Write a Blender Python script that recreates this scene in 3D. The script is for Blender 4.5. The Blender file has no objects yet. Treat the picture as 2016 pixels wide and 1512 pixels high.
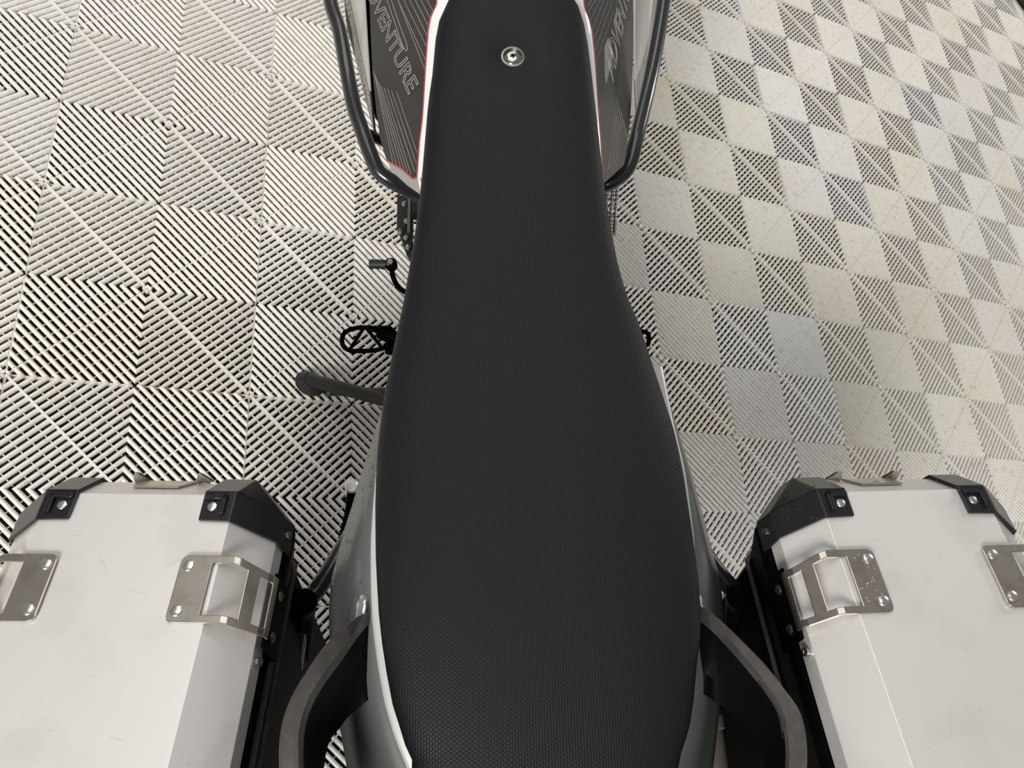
import bpy, math, random
from mathutils import Matrix, Vector

scene = bpy.context.scene
col = scene.collection
random.seed(4)

# ------------------------------------------------------------------ camera
CAM_POS = (0.08318346, -0.74123997, 1.41264702)
CX = (0.90962215, -0.06592886, 0.41017184)
CY = (0.09570091, -0.92751904, -0.36131672)
CZ = (0.40426339, 0.36791551, -0.8373824)
cam = bpy.data.cameras.new('camera')
cam.sensor_width = 36.0
cam.lens = 36.0 * 1450.84 / 2016.0
cam.clip_start = 0.02
camo = bpy.data.objects.new('camera', cam)
col.objects.link(camo)
camo.matrix_world = Matrix(((CX[0], -CY[0], -CZ[0], CAM_POS[0]),
                            (CX[1], -CY[1], -CZ[1], CAM_POS[1]),
                            (CX[2], -CY[2], -CZ[2], CAM_POS[2]),
                            (0, 0, 0, 1)))
scene.camera = camo

# ------------------------------------------------------------------ world, lights, exposure
wd = bpy.data.worlds.new('world')
scene.world = wd
wd.use_nodes = True
bg = wd.node_tree.nodes['Background']
bg.inputs[0].default_value = (1.0, 0.985, 0.96, 1)
bg.inputs[1].default_value = 0.17

def area(name, loc, target, sx, sy, power, color=(1, 0.97, 0.93)):
    l = bpy.data.lights.new(name, 'AREA')
    l.shape = 'RECTANGLE'
    l.size = sx
    l.size_y = sy
    l.energy = power
    l.color = color
    o = bpy.data.objects.new(name, l)
    col.objects.link(o)
    o.location = loc
    d = Vector(target) - Vector(loc)
    o.rotation_euler = d.to_track_quat('-Z', 'Y').to_euler()
    return o

area('overhead_light', (-1.7, -2.9, 2.7), (0.5, -0.2, 0), 1.3, 1.3, 120)
area('overhead_light', (-0.7, 0.6, 3.0), (-0.2, 0.3, 0), 1.8, 1.8, 15)  # added overhead fill, lifts the shaded floor around the side stand
area('overhead_light', (5.0, 2.4, 3.0), (2.8, 1.2, 0), 0.8, 2.4, 52)
area('overhead_light', (-0.6, 2.9, 3.0), (0.3, 0.3, 0), 2.6, 0.9, 15)  # added fill ahead of the bike, brightens the lids and seat front

scene.view_settings.view_transform = 'Standard'
scene.view_settings.look = 'None'
scene.view_settings.gamma = 1.0
scene.view_settings.use_curve_mapping = False
scene.view_settings.exposure = 0.24

# ------------------------------------------------------------------ measured shapes, metres, in the motorcycle's own frame
D = {'Afill': [(0.1179, 0.0464, 0.793), (0.1267, 0.0758, 0.783), (0.136, 0.0639, 0.7668), (0.1316, 0.0438, 0.7711), (0.1169, -0.0151, 0.7866), (0.1157, -0.0041, 0.7899)],
 'beigeL': [(-0.2838, 0.4614, 0.66), (-0.2457, 0.4069, 0.7), (-0.2337, 0.2319, 0.7), (-0.2252, 0.1414, 0.695), (-0.2182, 0.0655, 0.68), (-0.2375, 0.1522, 0.665),
            (-0.2544, 0.2336, 0.66), (-0.2639, 0.2788, 0.66)],
 'beigeR': [(0.2135, 0.4334, 0.7), (0.2647, 0.4932, 0.66), (0.2412, 0.3022, 0.66), (0.2239, 0.2088, 0.66), (0.2037, 0.1371, 0.67), (0.1904, 0.1022, 0.68),
            (0.1903, 0.1474, 0.695), (0.1973, 0.2519, 0.7)],
 'glint': [(-0.1752, -0.6972, 0.79), (0.1668, -0.696, 0.79)],
 'brace': [(-0.1721, 0.0317, 0.475), (-0.1707, 0.0156, 0.475), (-0.1694, -0.0472, 0.475)],
 'clevis': [(-0.2419, -0.1745, 0.378), (-0.2058, -0.1722, 0.378), (-0.1902, -0.187, 0.378), (-0.193, -0.2253, 0.378), (-0.2132, -0.2216, 0.378),
            (-0.2062, -0.2039, 0.378), (-0.2246, -0.1863, 0.378)],
 'crashL': [(-0.3105, 0.3665, 0.7), (-0.2853, 0.2295, 0.7), (-0.2667, 0.1656, 0.7), (-0.2497, 0.0842, 0.7), (-0.2359, 0.0212, 0.695), (-0.2224, -0.0191, 0.69),
            (-0.2094, -0.0535, 0.68), (-0.1978, -0.075, 0.67), (-0.1771, -0.0855, 0.66), (-0.1514, -0.0867, 0.64), (-0.1238, -0.0912, 0.62)],
 'crashL2': [(-0.2225, 0.0038, 0.66), (-0.1973, 0.0211, 0.62)],
 'crashR': [(0.2723, 0.3989, 0.7), (0.2447, 0.2541, 0.7), (0.2235, 0.154, 0.7), (0.203, 0.0704, 0.7), (0.1871, 0.0105, 0.695), (0.1765, -0.0282, 0.69),
            (0.1677, -0.0592, 0.68), (0.1548, -0.0745, 0.67), (0.1318, -0.0837, 0.66), (0.1043, -0.0874, 0.64)],
 'darkL': [(-0.2993, 0.4889, 0.64), (-0.2838, 0.4614, 0.66), (-0.2639, 0.2788, 0.66), (-0.2544, 0.2336, 0.66), (-0.2375, 0.1522, 0.665), (-0.2182, 0.0655, 0.68),
           (-0.2105, 0.0042, 0.66), (-0.215, 0.0247, 0.65), (-0.2278, 0.0787, 0.64), (-0.2527, 0.178, 0.63), (-0.271, 0.2445, 0.63), (-0.2808, 0.3142, 0.63)],
 'darkR': [(0.2647, 0.4932, 0.66), (0.2855, 0.5227, 0.64), (0.2634, 0.3395, 0.63), (0.2443, 0.2428, 0.63), (0.2189, 0.1414, 0.64), (0.1929, 0.053, 0.66),
           (0.1904, 0.1022, 0.68), (0.2037, 0.1371, 0.67), (0.2239, 0.2088, 0.66), (0.2412, 0.3022, 0.66)],
 'engine_bits': [(-0.1626, 0.0474, 0.44), (-0.1597, 0.0145, 0.44)],
 'grabL': [((-0.1608, -0.698, 0.8), (-0.161, -0.7009, 0.797), (-0.1566, -0.7749, 0.788)), ((-0.175, -0.7084, 0.82), (-0.1693, -0.7163, 0.817), (-0.1599, -0.777, 0.79)),
           ((-0.1938, -0.7303, 0.835), (-0.1811, -0.7388, 0.832), (-0.1681, -0.7834, 0.785)),
           ((-0.2076, -0.7556, 0.848), (-0.1939, -0.7607, 0.845), (-0.1777, -0.7906, 0.78)),
           ((-0.216, -0.7755, 0.856), (-0.2015, -0.7798, 0.853), (-0.1861, -0.8016, 0.781)),
           ((-0.2203, -0.7985, 0.86), (-0.2042, -0.8008, 0.857), (-0.1926, -0.8113, 0.785)),
           ((-0.2188, -0.8253, 0.86), (-0.2015, -0.826, 0.857), (-0.1955, -0.8319, 0.785)),
           ((-0.2128, -0.857, 0.86), (-0.1958, -0.8578, 0.857), (-0.1945, -0.867, 0.785)),
           ((-0.1916, -0.8986, 0.86), (-0.179, -0.8928, 0.857), (-0.1848, -0.9018, 0.785))],
 'grabR': [((0.1549, -0.694, 0.8), (0.1552, -0.699, 0.797), (0.149, -0.774, 0.788)), ((0.1646, -0.7053, 0.82), (0.1653, -0.7147, 0.817), (0.1588, -0.7778, 0.79)),
           ((0.1787, -0.7224, 0.83), (0.1739, -0.7288, 0.827), (0.1696, -0.7834, 0.78)), ((0.1978, -0.7499, 0.845), (0.1841, -0.7491, 0.842), (0.183, -0.7909, 0.777)),
           ((0.2098, -0.7714, 0.853), (0.1971, -0.772, 0.85), (0.1959, -0.8027, 0.778)), ((0.2201, -0.7919, 0.858), (0.2047, -0.7917, 0.855), (0.2022, -0.8148, 0.783)),
           ((0.2216, -0.8117, 0.86), (0.2049, -0.8154, 0.857), (0.2049, -0.8277, 0.785)), ((0.2182, -0.8355, 0.86), (0.2016, -0.8353, 0.857), (0.2053, -0.8412, 0.785)),
           ((0.2094, -0.8679, 0.86), (0.1936, -0.8679, 0.857), (0.2007, -0.8772, 0.785)), ((0.1842, -0.9095, 0.86), (0.1719, -0.9028, 0.857), (0.1884, -0.9123, 0.785))],
 'grooveL': [(-0.2453, 0.4211, 0.69), (-0.2377, 0.4215, 0.69), (-0.2254, 0.2443, 0.69), (-0.2159, 0.106, 0.68), (-0.2039, 0.0166, 0.67), (-0.2098, 0.0308, 0.665),
             (-0.22, 0.0753, 0.67), (-0.228, 0.1576, 0.68), (-0.2359, 0.2499, 0.685)],
 'hoseR': [[(0.1853, 0.0926, 0.45), (0.1816, 0.0529, 0.45), (0.1758, 0.0086, 0.45), (0.1716, -0.026, 0.45)],
           [(0.1948, 0.0929, 0.45), (0.191, 0.0531, 0.45), (0.185, 0.0088, 0.45), (0.1807, -0.0259, 0.45)],
           [(0.2033, 0.0931, 0.45), (0.1994, 0.0533, 0.45), (0.1933, 0.0089, 0.45), (0.1889, -0.0257, 0.45)]],
 'hose_floor': [(3.7493, 2.534, 0.0), (3.8021, 2.4287, 0.0), (3.8364, 2.3384, 0.0), (3.872, 2.2603, 0.0), (3.8561, 2.149, -0.0), (3.7667, 1.9466, 0.0)],
 'lipL': [(-0.1761, -0.1199, 0.749), (-0.1546, -0.1486, 0.7685), (-0.1392, -0.1733, 0.7819), (-0.1343, -0.1778, 0.7867), (-0.1323, -0.178, 0.7889),
          (-0.1254, -0.184, 0.7957), (-0.1263, -0.2071, 0.791), (-0.1467, -0.1773, 0.7727), (-0.1702, -0.1392, 0.7525)],
 'panelL': [(-0.1115, 0.0654, 0.8517), (-0.1106, 0.0491, 0.8501), (-0.1187, 0.0372, 0.8391), (-0.1212, 0.0208, 0.8336), (-0.1237, -0.029, 0.8227),
            (-0.1264, -0.0992, 0.8082), (-0.1299, -0.1318, 0.7991), (-0.1324, -0.1738, 0.7895), (-0.1343, -0.1771, 0.7867), (-0.1392, -0.1733, 0.7819),
            (-0.1546, -0.1486, 0.7685), (-0.1761, -0.1199, 0.749), (-0.1812, -0.104, 0.7458), (-0.1884, -0.0754, 0.7423), (-0.1956, -0.0306, 0.7415),
            (-0.2049, 0.0418, 0.7427), (-0.21, 0.1048, 0.7472), (-0.2152, 0.1702, 0.7518), (-0.22, 0.2645, 0.7617), (-0.2267, 0.4235, 0.7799), (-0.1207, 0.2781, 0.8759),
            (-0.1184, 0.1424, 0.8565)],
 'panelR': [(0.0828, 0.0742, 0.852), (0.0827, 0.0548, 0.8497), (0.0902, 0.048, 0.8369), (0.095, 0.0365, 0.8279), (0.0975, 0.0007, 0.8193), (0.099, -0.0667, 0.8081),
            (0.101, -0.1239, 0.7976), (0.1018, -0.1824, 0.7886), (0.1465, -0.1017, 0.7288), (0.1546, -0.0647, 0.7208), (0.1655, -0.0094, 0.7108),
            (0.1724, 0.0341, 0.7056), (0.1831, 0.1207, 0.7), (0.1907, 0.1981, 0.698), (0.1969, 0.2569, 0.6959), (0.2086, 0.3794, 0.6934), (0.2268, 0.5929, 0.6926),
            (0.1031, 0.3293, 0.8531), (0.0948, 0.1688, 0.8454)],
 'pegL': [(-0.2079, -0.1812, 0.38), (-0.23, -0.1794, 0.38), (-0.2546, -0.1786, 0.38), (-0.272, -0.1818, 0.38), (-0.2837, -0.1898, 0.38), (-0.2872, -0.2016, 0.38),
          (-0.2838, -0.2143, 0.38), (-0.2728, -0.2229, 0.38), (-0.2537, -0.2238, 0.38), (-0.2321, -0.2227, 0.38), (-0.2175, -0.2187, 0.38), (-0.2065, -0.2108, 0.38)],
 'pegL_arm': [(-0.2232, -0.1858, 0.375), (-0.1989, -0.1955, 0.375), (-0.1505, -0.1996, 0.37)],
 'pegL_bars': [[(-0.2511, -0.1796, 0.38), (-0.2713, -0.2191, 0.38)], [(-0.2457, -0.1805, 0.38), (-0.2194, -0.2148, 0.38)]],
 'pegR': [(0.2478, -0.1832, 0.38), (0.2518, -0.1893, 0.38), (0.2507, -0.2014, 0.38), (0.2454, -0.2094, 0.38), (0.2162, -0.2116, 0.38), (0.2186, -0.1815, 0.38)],
 'plateL': [(-0.1963, 0.0501, 0.45), (-0.1667, 0.0563, 0.45), (-0.1645, -0.092, 0.45), (-0.1756, -0.0717, 0.45), (-0.1855, -0.0409, 0.45), (-0.1942, -0.02, 0.45)],
 'plate_bolts': [(-0.1808, 0.0229, 0.462), (-0.1759, -0.0133, 0.462), (-0.1756, -0.0467, 0.462), (-0.1714, -0.0662, 0.462), (-0.1861, -0.0365, 0.465)],
 'rackL': [(-0.2094, -0.5764, 0.6), (-0.2318, -0.6173, 0.6), (-0.2508, -0.6508, 0.6), (-0.2624, -0.6657, 0.6), (-0.2728, -0.6903, 0.58), (-0.283, -0.7474, 0.55),
           (-0.2922, -0.8164, 0.52), (-0.2986, -0.8899, 0.5)],
 'rackL2': [(-0.2566, -0.6674, 0.64), (-0.2677, -0.6745, 0.6), (-0.2788, -0.706, 0.55), (-0.2908, -0.7461, 0.5)],
 'rackR': [(0.2316, -0.6059, 0.6), (0.2491, -0.6348, 0.6), (0.2673, -0.6601, 0.6), (0.2781, -0.6756, 0.6), (0.2907, -0.7045, 0.58), (0.3078, -0.7518, 0.55),
           (0.3269, -0.8297, 0.52), (0.3322, -0.9058, 0.5)],
 'redL': [(-0.1207, 0.2781, 0.8759), (-0.1184, 0.1424, 0.8565), (-0.1115, 0.0654, 0.8517), (-0.1106, 0.0491, 0.8501), (-0.1187, 0.0372, 0.8391),
          (-0.1212, 0.0208, 0.8336), (-0.1237, -0.029, 0.8227), (-0.1264, -0.0992, 0.8082), (-0.1299, -0.1318, 0.7991), (-0.1324, -0.1738, 0.7895),
          (-0.1343, -0.1771, 0.7867), (-0.1392, -0.1733, 0.7819), (-0.1546, -0.1486, 0.7685), (-0.1761, -0.1199, 0.749)],
 'redR': [(0.1031, 0.3293, 0.8531), (0.0948, 0.1688, 0.8454), (0.0828, 0.0742, 0.852), (0.0827, 0.0548, 0.8497), (0.0902, 0.048, 0.8369), (0.095, 0.0365, 0.8279),
          (0.0975, 0.0007, 0.8193), (0.099, -0.0667, 0.8081), (0.101, -0.1239, 0.7976), (0.1018, -0.1824, 0.7886)],
 'ribstrip': [(-0.2231, -0.5316, 0.565), (-0.2264, -0.5521, 0.565), (-0.2308, -0.5756, 0.565), (-0.234, -0.5953, 0.565)],
 'rimL': [((-0.1207, 0.2781, 0.8759), (-0.0822, 0.2742, 0.8799)), ((-0.1184, 0.1424, 0.8565), (-0.0846, 0.1388, 0.8605)),
          ((-0.1115, 0.0654, 0.8517), (-0.0807, 0.074, 0.8557)), ((-0.1106, 0.0491, 0.8501), (-0.0837, 0.0437, 0.8541)),
          ((-0.1187, 0.0372, 0.8391), (-0.0934, 0.0247, 0.8431)), ((-0.1212, 0.0208, 0.8336), (-0.0999, 0.0084, 0.8376)),
          ((-0.1237, -0.029, 0.8227), (-0.1066, -0.0325, 0.8267)), ((-0.1264, -0.0992, 0.8082), (-0.1134, -0.1024, 0.8122)),
          ((-0.1299, -0.1318, 0.7991), (-0.1156, -0.1348, 0.8031)), ((-0.1322, -0.1787, 0.7888), (-0.1187, -0.1815, 0.7928)),
          ((-0.1263, -0.2064, 0.7911), (-0.1216, -0.2094, 0.7951))],
 'rimR': [((0.1031, 0.3293, 0.8531), (0.0667, 0.3205, 0.8571)), ((0.0948, 0.1688, 0.8454), (0.0602, 0.1616, 0.8494)), ((0.0828, 0.0742, 0.852), (0.0557, 0.0802, 0.856)),
          ((0.0827, 0.0548, 0.8497), (0.0579, 0.0507, 0.8537)), ((0.0902, 0.048, 0.8369), (0.0687, 0.0342, 0.8409)), ((0.095, 0.0365, 0.8279), (0.076, 0.022, 0.8319)),
          ((0.0975, 0.0007, 0.8193), (0.0811, -0.0043, 0.8233)), ((0.099, -0.0667, 0.8081), (0.0855, -0.071, 0.8121)),
          ((0.101, -0.1239, 0.7976), (0.0883, -0.1278, 0.8016)), ((0.1018, -0.1824, 0.7886), (0.0906, -0.1857, 0.7926))],
 'screw': (-0.0154, -0.065, 0.8828),
 'seat': [(-0.835, -0.1133, 0.1127, 0.833), (-0.8233, -0.1133, 0.1165, 0.8331), (-0.8117, -0.1195, 0.1223, 0.8333), (-0.8, -0.1238, 0.1271, 0.8335),
          (-0.78, -0.1314, 0.1327, 0.8338), (-0.755, -0.1376, 0.1379, 0.8342), (-0.73, -0.1428, 0.1442, 0.8346), (-0.705, -0.1469, 0.1475, 0.8349),
          (-0.68, -0.1497, 0.1485, 0.8347), (-0.655, -0.1523, 0.1485, 0.8343), (-0.63, -0.154, 0.148, 0.8339), (-0.605, -0.1555, 0.1471, 0.8336),
          (-0.58, -0.1563, 0.1465, 0.8332), (-0.555, -0.1564, 0.1447, 0.8328), (-0.53, -0.1556, 0.1419, 0.8324), (-0.505, -0.1538, 0.1371, 0.8321),
          (-0.48, -0.1513, 0.1321, 0.832), (-0.455, -0.1481, 0.1268, 0.832), (-0.43, -0.1444, 0.1218, 0.832), (-0.405, -0.1407, 0.1162, 0.832),
          (-0.38, -0.1371, 0.1085, 0.832), (-0.355, -0.1344, 0.1034, 0.832), (-0.33, -0.1317, 0.0994, 0.832), (-0.305, -0.129, 0.0971, 0.832),
          (-0.28, -0.1267, 0.0948, 0.8334), (-0.255, -0.1244, 0.0924, 0.8352), (-0.23, -0.1228, 0.0906, 0.8371), (-0.205, -0.1213, 0.0895, 0.8389),
          (-0.18, -0.1201, 0.0884, 0.8407), (-0.155, -0.1189, 0.0874, 0.8425), (-0.13, -0.1177, 0.0863, 0.8443), (-0.105, -0.1157, 0.0849, 0.8471),
          (-0.08, -0.1129, 0.0834, 0.8507), (-0.055, -0.1112, 0.0817, 0.8542), (-0.03, -0.1097, 0.0798, 0.8578), (-0.005, -0.106, 0.0767, 0.8613),
          (0.02, -0.097, 0.0708, 0.8646), (0.035, -0.091, 0.0624, 0.8666), (0.0438, -0.091, 0.0621, 0.8677), (0.0525, -0.091, 0.0621, 0.8688),
          (0.0613, -0.091, 0.0621, 0.87), (0.07, -0.091, 0.0621, 0.8711)],
 'shift': [(-0.2118, -0.0362, 0.36), (-0.2059, -0.0665, 0.36), (-0.1911, -0.0899, 0.36), (-0.1536, -0.1105, 0.36)],
 'shift_peg': [(-0.2518, -0.0368, 0.36), (-0.2118, -0.0373, 0.36)],
 'sidebolt': (-0.2222, -0.5136, 0.57),
 'sideplate': [(-0.2297, -0.5143, 0.56), (-0.2205, -0.5095, 0.56), (-0.2133, -0.5165, 0.56), (-0.2204, -0.5945, 0.56), (-0.2372, -0.6332, 0.56), (-0.2365, -0.6074, 0.56),
               (-0.2319, -0.5611, 0.56)],
 'stand': [(-0.3919, -0.1874, 0.1514), (-0.2283, -0.2495, 0.22), (-0.1634, -0.2783, 0.27)],
 'stand2': [(-0.3503, -0.2014, 0.14), (-0.2906, -0.2187, 0.18), (-0.2291, -0.2338, 0.22), (-0.165, -0.2489, 0.26)],
 'stand_foot': (-0.3967, -0.186, 0.1533),
 'strip': [(-0.44, 0.15), (-0.5, 0.155), (-0.5336, 0.1589), (-0.5556, 0.162), (-0.598, 0.1633), (-0.6287, 0.1637), (-0.6729, 0.1612), (-0.7059, 0.1584),
           (-0.7423, 0.1517), (-0.7773, 0.1435), (-0.8069, 0.1329), (-0.8324, 0.1206), (-0.88, 0.1), (-0.95, 0.06)],
 'stripL': [[(-0.1668, 0.1169, 0.7978), (-0.1239, -0.0199, 0.824)], [(-0.1581, 0.1073, 0.8061), (-0.1228, -0.0015, 0.8281)],
            [(-0.1487, 0.0971, 0.8149), (-0.1217, 0.0123, 0.8316)], [(-0.1404, 0.0879, 0.8228), (-0.1213, 0.0286, 0.8347)],
            [(-0.1322, 0.0789, 0.8306), (-0.1187, 0.0364, 0.839)], [(-0.1235, 0.0693, 0.8389), (-0.1146, 0.0428, 0.8445)],
            [(-0.1774, 0.1536, 0.7918), (-0.125, -0.0314, 0.8208)], [(-0.1648, -0.0276, 0.7767), (-0.133, -0.1432, 0.7937)],
            [(-0.1726, -0.0188, 0.7693), (-0.1334, -0.1584, 0.7908)], [(-0.179, -0.0105, 0.7634), (-0.1352, -0.1681, 0.7872)],
            [(-0.1847, -0.0029, 0.7582), (-0.14, -0.1692, 0.7816)], [(-0.1898, 0.005, 0.7538), (-0.1451, -0.1618, 0.7771)],
            [(-0.1941, 0.0155, 0.7505), (-0.1502, -0.1542, 0.7726)], [(-0.1977, 0.0253, 0.7481), (-0.1554, -0.1466, 0.768)],
            [(-0.2004, 0.0327, 0.7462), (-0.1614, -0.1389, 0.7624)], [(-0.2023, 0.0394, 0.7452), (-0.1668, -0.131, 0.7577)]],
 'stripR': [[(0.0969, 0.0884, 0.8316), (0.0865, 0.0611, 0.8445)], [(0.104, 0.1004, 0.8219), (0.0888, 0.0554, 0.84)], [(0.1125, 0.1146, 0.8105), (0.0931, 0.0511, 0.8328)],
            [(0.1212, 0.1292, 0.7987), (0.0962, 0.0424, 0.8267)], [(0.1325, 0.1482, 0.7834), (0.0972, 0.0271, 0.8232)],
            [(0.1418, 0.1641, 0.7706), (0.0981, 0.011, 0.8197)], [(0.1528, 0.1825, 0.7558), (0.0989, -0.0067, 0.8161)],
            [(0.1569, 0.0904, 0.7373), (0.1109, -0.1523, 0.7782)], [(0.16, 0.088, 0.7321), (0.1162, -0.1424, 0.7712)],
            [(0.1631, 0.0856, 0.7269), (0.1216, -0.1322, 0.7641)], [(0.1663, 0.0832, 0.7216), (0.1271, -0.1219, 0.7567)],
            [(0.1694, 0.0808, 0.7163), (0.1327, -0.1113, 0.7492)], [(0.1726, 0.0784, 0.711), (0.1384, -0.1004, 0.7416)]],
 'tail_out': [(-0.44, 0.15), (-0.47, 0.158), (-0.49, 0.166), (-0.53, 0.179), (-0.578, 0.194), (-0.6, 0.203), (-0.622, 0.21), (-0.65, 0.216), (-0.677, 0.217),
              (-0.708, 0.215), (-0.76, 0.206), (-0.8, 0.197), (-0.84, 0.187), (-0.9, 0.17), (-0.98, 0.12)],
 'tbar': [(-0.1915, 0.1644, 0.7777), (-0.1722, 0.0901, 0.7874), (-0.1551, 0.0279, 0.7965), (-0.1507, 0.0281, 0.8015), (-0.1658, 0.0833, 0.7935),
          (-0.1847, 0.1568, 0.7841)],
 'textL': [(-0.1472, -0.0498, 0.7928), (-0.0553, 0.1771, -0.0336), (0.015, -0.0065, 0.0159)],
 'textR': [(0.131, 0.0057, 0.7671), (0.0555, 0.2434, -0.0558), (-0.0148, -0.0171, 0.0211)]}


# ------------------------------------------------------------------ helpers
def mat(name, color, rough=0.5, metal=0.0, coat=0.0, spec=None):
    m = bpy.data.materials.new(name)
    m.use_nodes = True
    b = m.node_tree.nodes['Principled BSDF']
    b.inputs['Base Color'].default_value = (*color, 1)
    b.inputs['Roughness'].default_value = rough
    b.inputs['Metallic'].default_value = metal
    b.inputs['Coat Weight'].default_value = coat
    if spec is not None:
        b.inputs['Specular IOR Level'].default_value = spec
    return m

def N(m, t, **kw):
    n = m.node_tree.nodes.new(t)
    for k, v in kw.items():
        if k in n.inputs:
            n.inputs[k].default_value = v
        else:
            setattr(n, k, v)
    return n

def L(m, a, b):
    m.node_tree.links.new(a, b)

def coords(m, kind='Object'):
    return N(m, 'ShaderNodeTexCoord').outputs[kind]

def noise_color(m, c1, c2, scale, lo=0.4, hi=0.6, detail=4.0, stretch=None, kind='Object'):
    """colour that wanders between c1 and c2; returns the mix node"""
    b = m.node_tree.nodes['Principled BSDF']
    src = coords(m, kind)
    if stretch:
        mp = N(m, 'ShaderNodeMapping')
        mp.inputs['Scale'].default_value = stretch
        L(m, src, mp.inputs[0]); src = mp.outputs[0]
    n = N(m, 'ShaderNodeTexNoise', Scale=scale, Detail=detail)
    L(m, src, n.inputs['Vector'])
    r = N(m, 'ShaderNodeMapRange')
    r.inputs[1].default_value = lo
    r.inputs[2].default_value = hi
    L(m, n.outputs[0], r.inputs[0])
    mx = N(m, 'ShaderNodeMix', data_type='RGBA')
    mx.inputs[6].default_value = (*c1, 1)
    mx.inputs[7].default_value = (*c2, 1)
    L(m, r.outputs[0], mx.inputs[0])
    L(m, mx.outputs[2], b.inputs['Base Color'])
    return mx, n

def noise_bump(m, scale, strength, dist=0.001, detail=3.0, stretch=None):
    b = m.node_tree.nodes['Principled BSDF']
    src = coords(m)
    if stretch:
        mp = N(m, 'ShaderNodeMapping')
        mp.inputs['Scale'].default_value = stretch
        L(m, src, mp.inputs[0]); src = mp.outputs[0]
    n = N(m, 'ShaderNodeTexNoise', Scale=scale, Detail=detail)
    L(m, src, n.inputs['Vector'])
    bp = N(m, 'ShaderNodeBump', Strength=strength, Distance=dist)
    L(m, n.outputs[0], bp.inputs['Height'])
    L(m, bp.outputs[0], b.inputs['Normal'])
    return bp

def me_obj(name, verts, faces, material, parent=None, smooth=False, loc=None, kind=None):
    me = bpy.data.meshes.new(name)
    me.from_pydata([tuple(v) for v in verts], [], faces)
    me.validate()
    import bmesh
    bm = bmesh.new(); bm.from_mesh(me)
    bmesh.ops.recalc_face_normals(bm, faces=bm.faces)
    bm.to_mesh(me); bm.free()
    if material:
        me.materials.append(material)
    if smooth:
        me.shade_smooth()
    o = bpy.data.objects.new(name, me)
    col.objects.link(o)
    if parent:
        o.parent = parent
    if loc:
        o.location = loc
    if kind:
        o['kind'] = kind
    return o

def bevel(o, w, seg=2, angle=0.5):
    b = o.modifiers.new('bevel', 'BEVEL')
    b.width = w; b.segments = seg; b.limit_method = 'ANGLE'; b.angle_limit = angle
    b.harden_normals = False
    return o

def solid(o, t, offset=-1):
    s = o.modifiers.new('solid', 'SOLIDIFY')
    s.thickness = t; s.offset = offset
    return o

def catmull(pts, n=6):
    P = [Vector(p) for p in pts]
    if len(P) < 3:
        return P
    out = []
    for i in range(len(P) - 1):
        p0 = P[i - 1] if i else P[0] * 2 - P[1]
        p1, p2 = P[i], P[i + 1]
        p3 = P[i + 2] if i + 2 < len(P) else P[-1] * 2 - P[-2]
        for k in range(n):
            t = k / n
            out.append(0.5 * ((2 * p1) + (p2 - p0) * t + (2 * p0 - 5 * p1 + 4 * p2 - p3) * t * t + (3 * p1 - p0 - 3 * p2 + p3) * t ** 3))
    out.append(P[-1])
    return out

def tube_data(pts, r, seg=12, closed=False, sub=6, rfun=None):
    pts = [Vector(p) for p in pts]
    if closed:
        pts = pts + [pts[0]]
    P = catmull(pts, sub) if sub else pts
    if closed:
        P = P[:-1]
    n = len(P)
    V, Fc = [], []
    prev = None
    for i, p in enumerate(P):
        a = P[(i - 1) % n] if (closed or i) else P[0]
        b = P[(i + 1) % n] if (closed or i < n - 1) else P[-1]
        t = (b - a).normalized()
        if prev is None:
            ref = Vector((0, 0, 1)) if abs(t.z) < .9 else Vector((1, 0, 0))
            u = t.cross(ref).normalized()
        else:
            u = (prev - t * prev.dot(t)).normalized()
        prev = u
        v = t.cross(u)
        rr = r if rfun is None else rfun(i / max(1, n - 1), i)
        for k in range(seg):
            an = 2 * math.pi * k / seg
            V.append(p + (u * math.cos(an) + v * math.sin(an)) * rr)
    for i in range(n if closed else n - 1):
        j = (i + 1) % n
        for k in range(seg):
            k2 = (k + 1) % seg
            Fc.append((i * seg + k, i * seg + k2, j * seg + k2, j * seg + k))
    if not closed:
        Fc.append(tuple(range(seg)))
        Fc.append(tuple(range((n - 1) * seg, n * seg)))
    return V, Fc

def tube(name, pts, r, material, parent=None, seg=14, closed=False, sub=6, rfun=None):
    V, Fc = tube_data(pts, r, seg, closed, sub, rfun)
    o = me_obj(name, V, Fc, material, parent, smooth=True)
    o.data.set_sharp_from_angle(angle=math.radians(50))
    return o

def lathe(name, prof, material, parent=None, seg=28, M=None, smooth=True):
    """prof: list of (r, z)"""
    V, Fc = [], []
    for r_, z_ in prof:
        for k in range(seg):
            a = 2 * math.pi * k / seg
            V.append(Vector((r_ * math.cos(a), r_ * math.sin(a), z_)))
    for i in range(len(prof) - 1):
        for k in range(seg):
            k2 = (k + 1) % seg
            Fc.append((i * seg + k, i * seg + k2, (i + 1) * seg + k2, (i + 1) * seg + k))
    Fc.append(tuple(range(seg)))
    Fc.append(tuple(range((len(prof) - 1) * seg, len(prof) * seg)))
    if M is not None:
        V = [M @ v for v in V]
    o = me_obj(name, V, Fc, material, parent, smooth=smooth)
    if smooth:
        o.data.set_sharp_from_angle(angle=math.radians(35))
    return o

def frame_z(p, n, xdir=(1, 0, 0)):
    """matrix whose z axis is n, placed at p"""
    n = Vector(n).normalized()
    x = Vector(xdir); x = (x - n * x.dot(n)).normalized()
    y = n.cross(x)
    return Matrix(((x.x, y.x, n.x, p[0]), (x.y, y.y, n.y, p[1]), (x.z, y.z, n.z, p[2]), (0, 0, 0, 1)))

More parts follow.
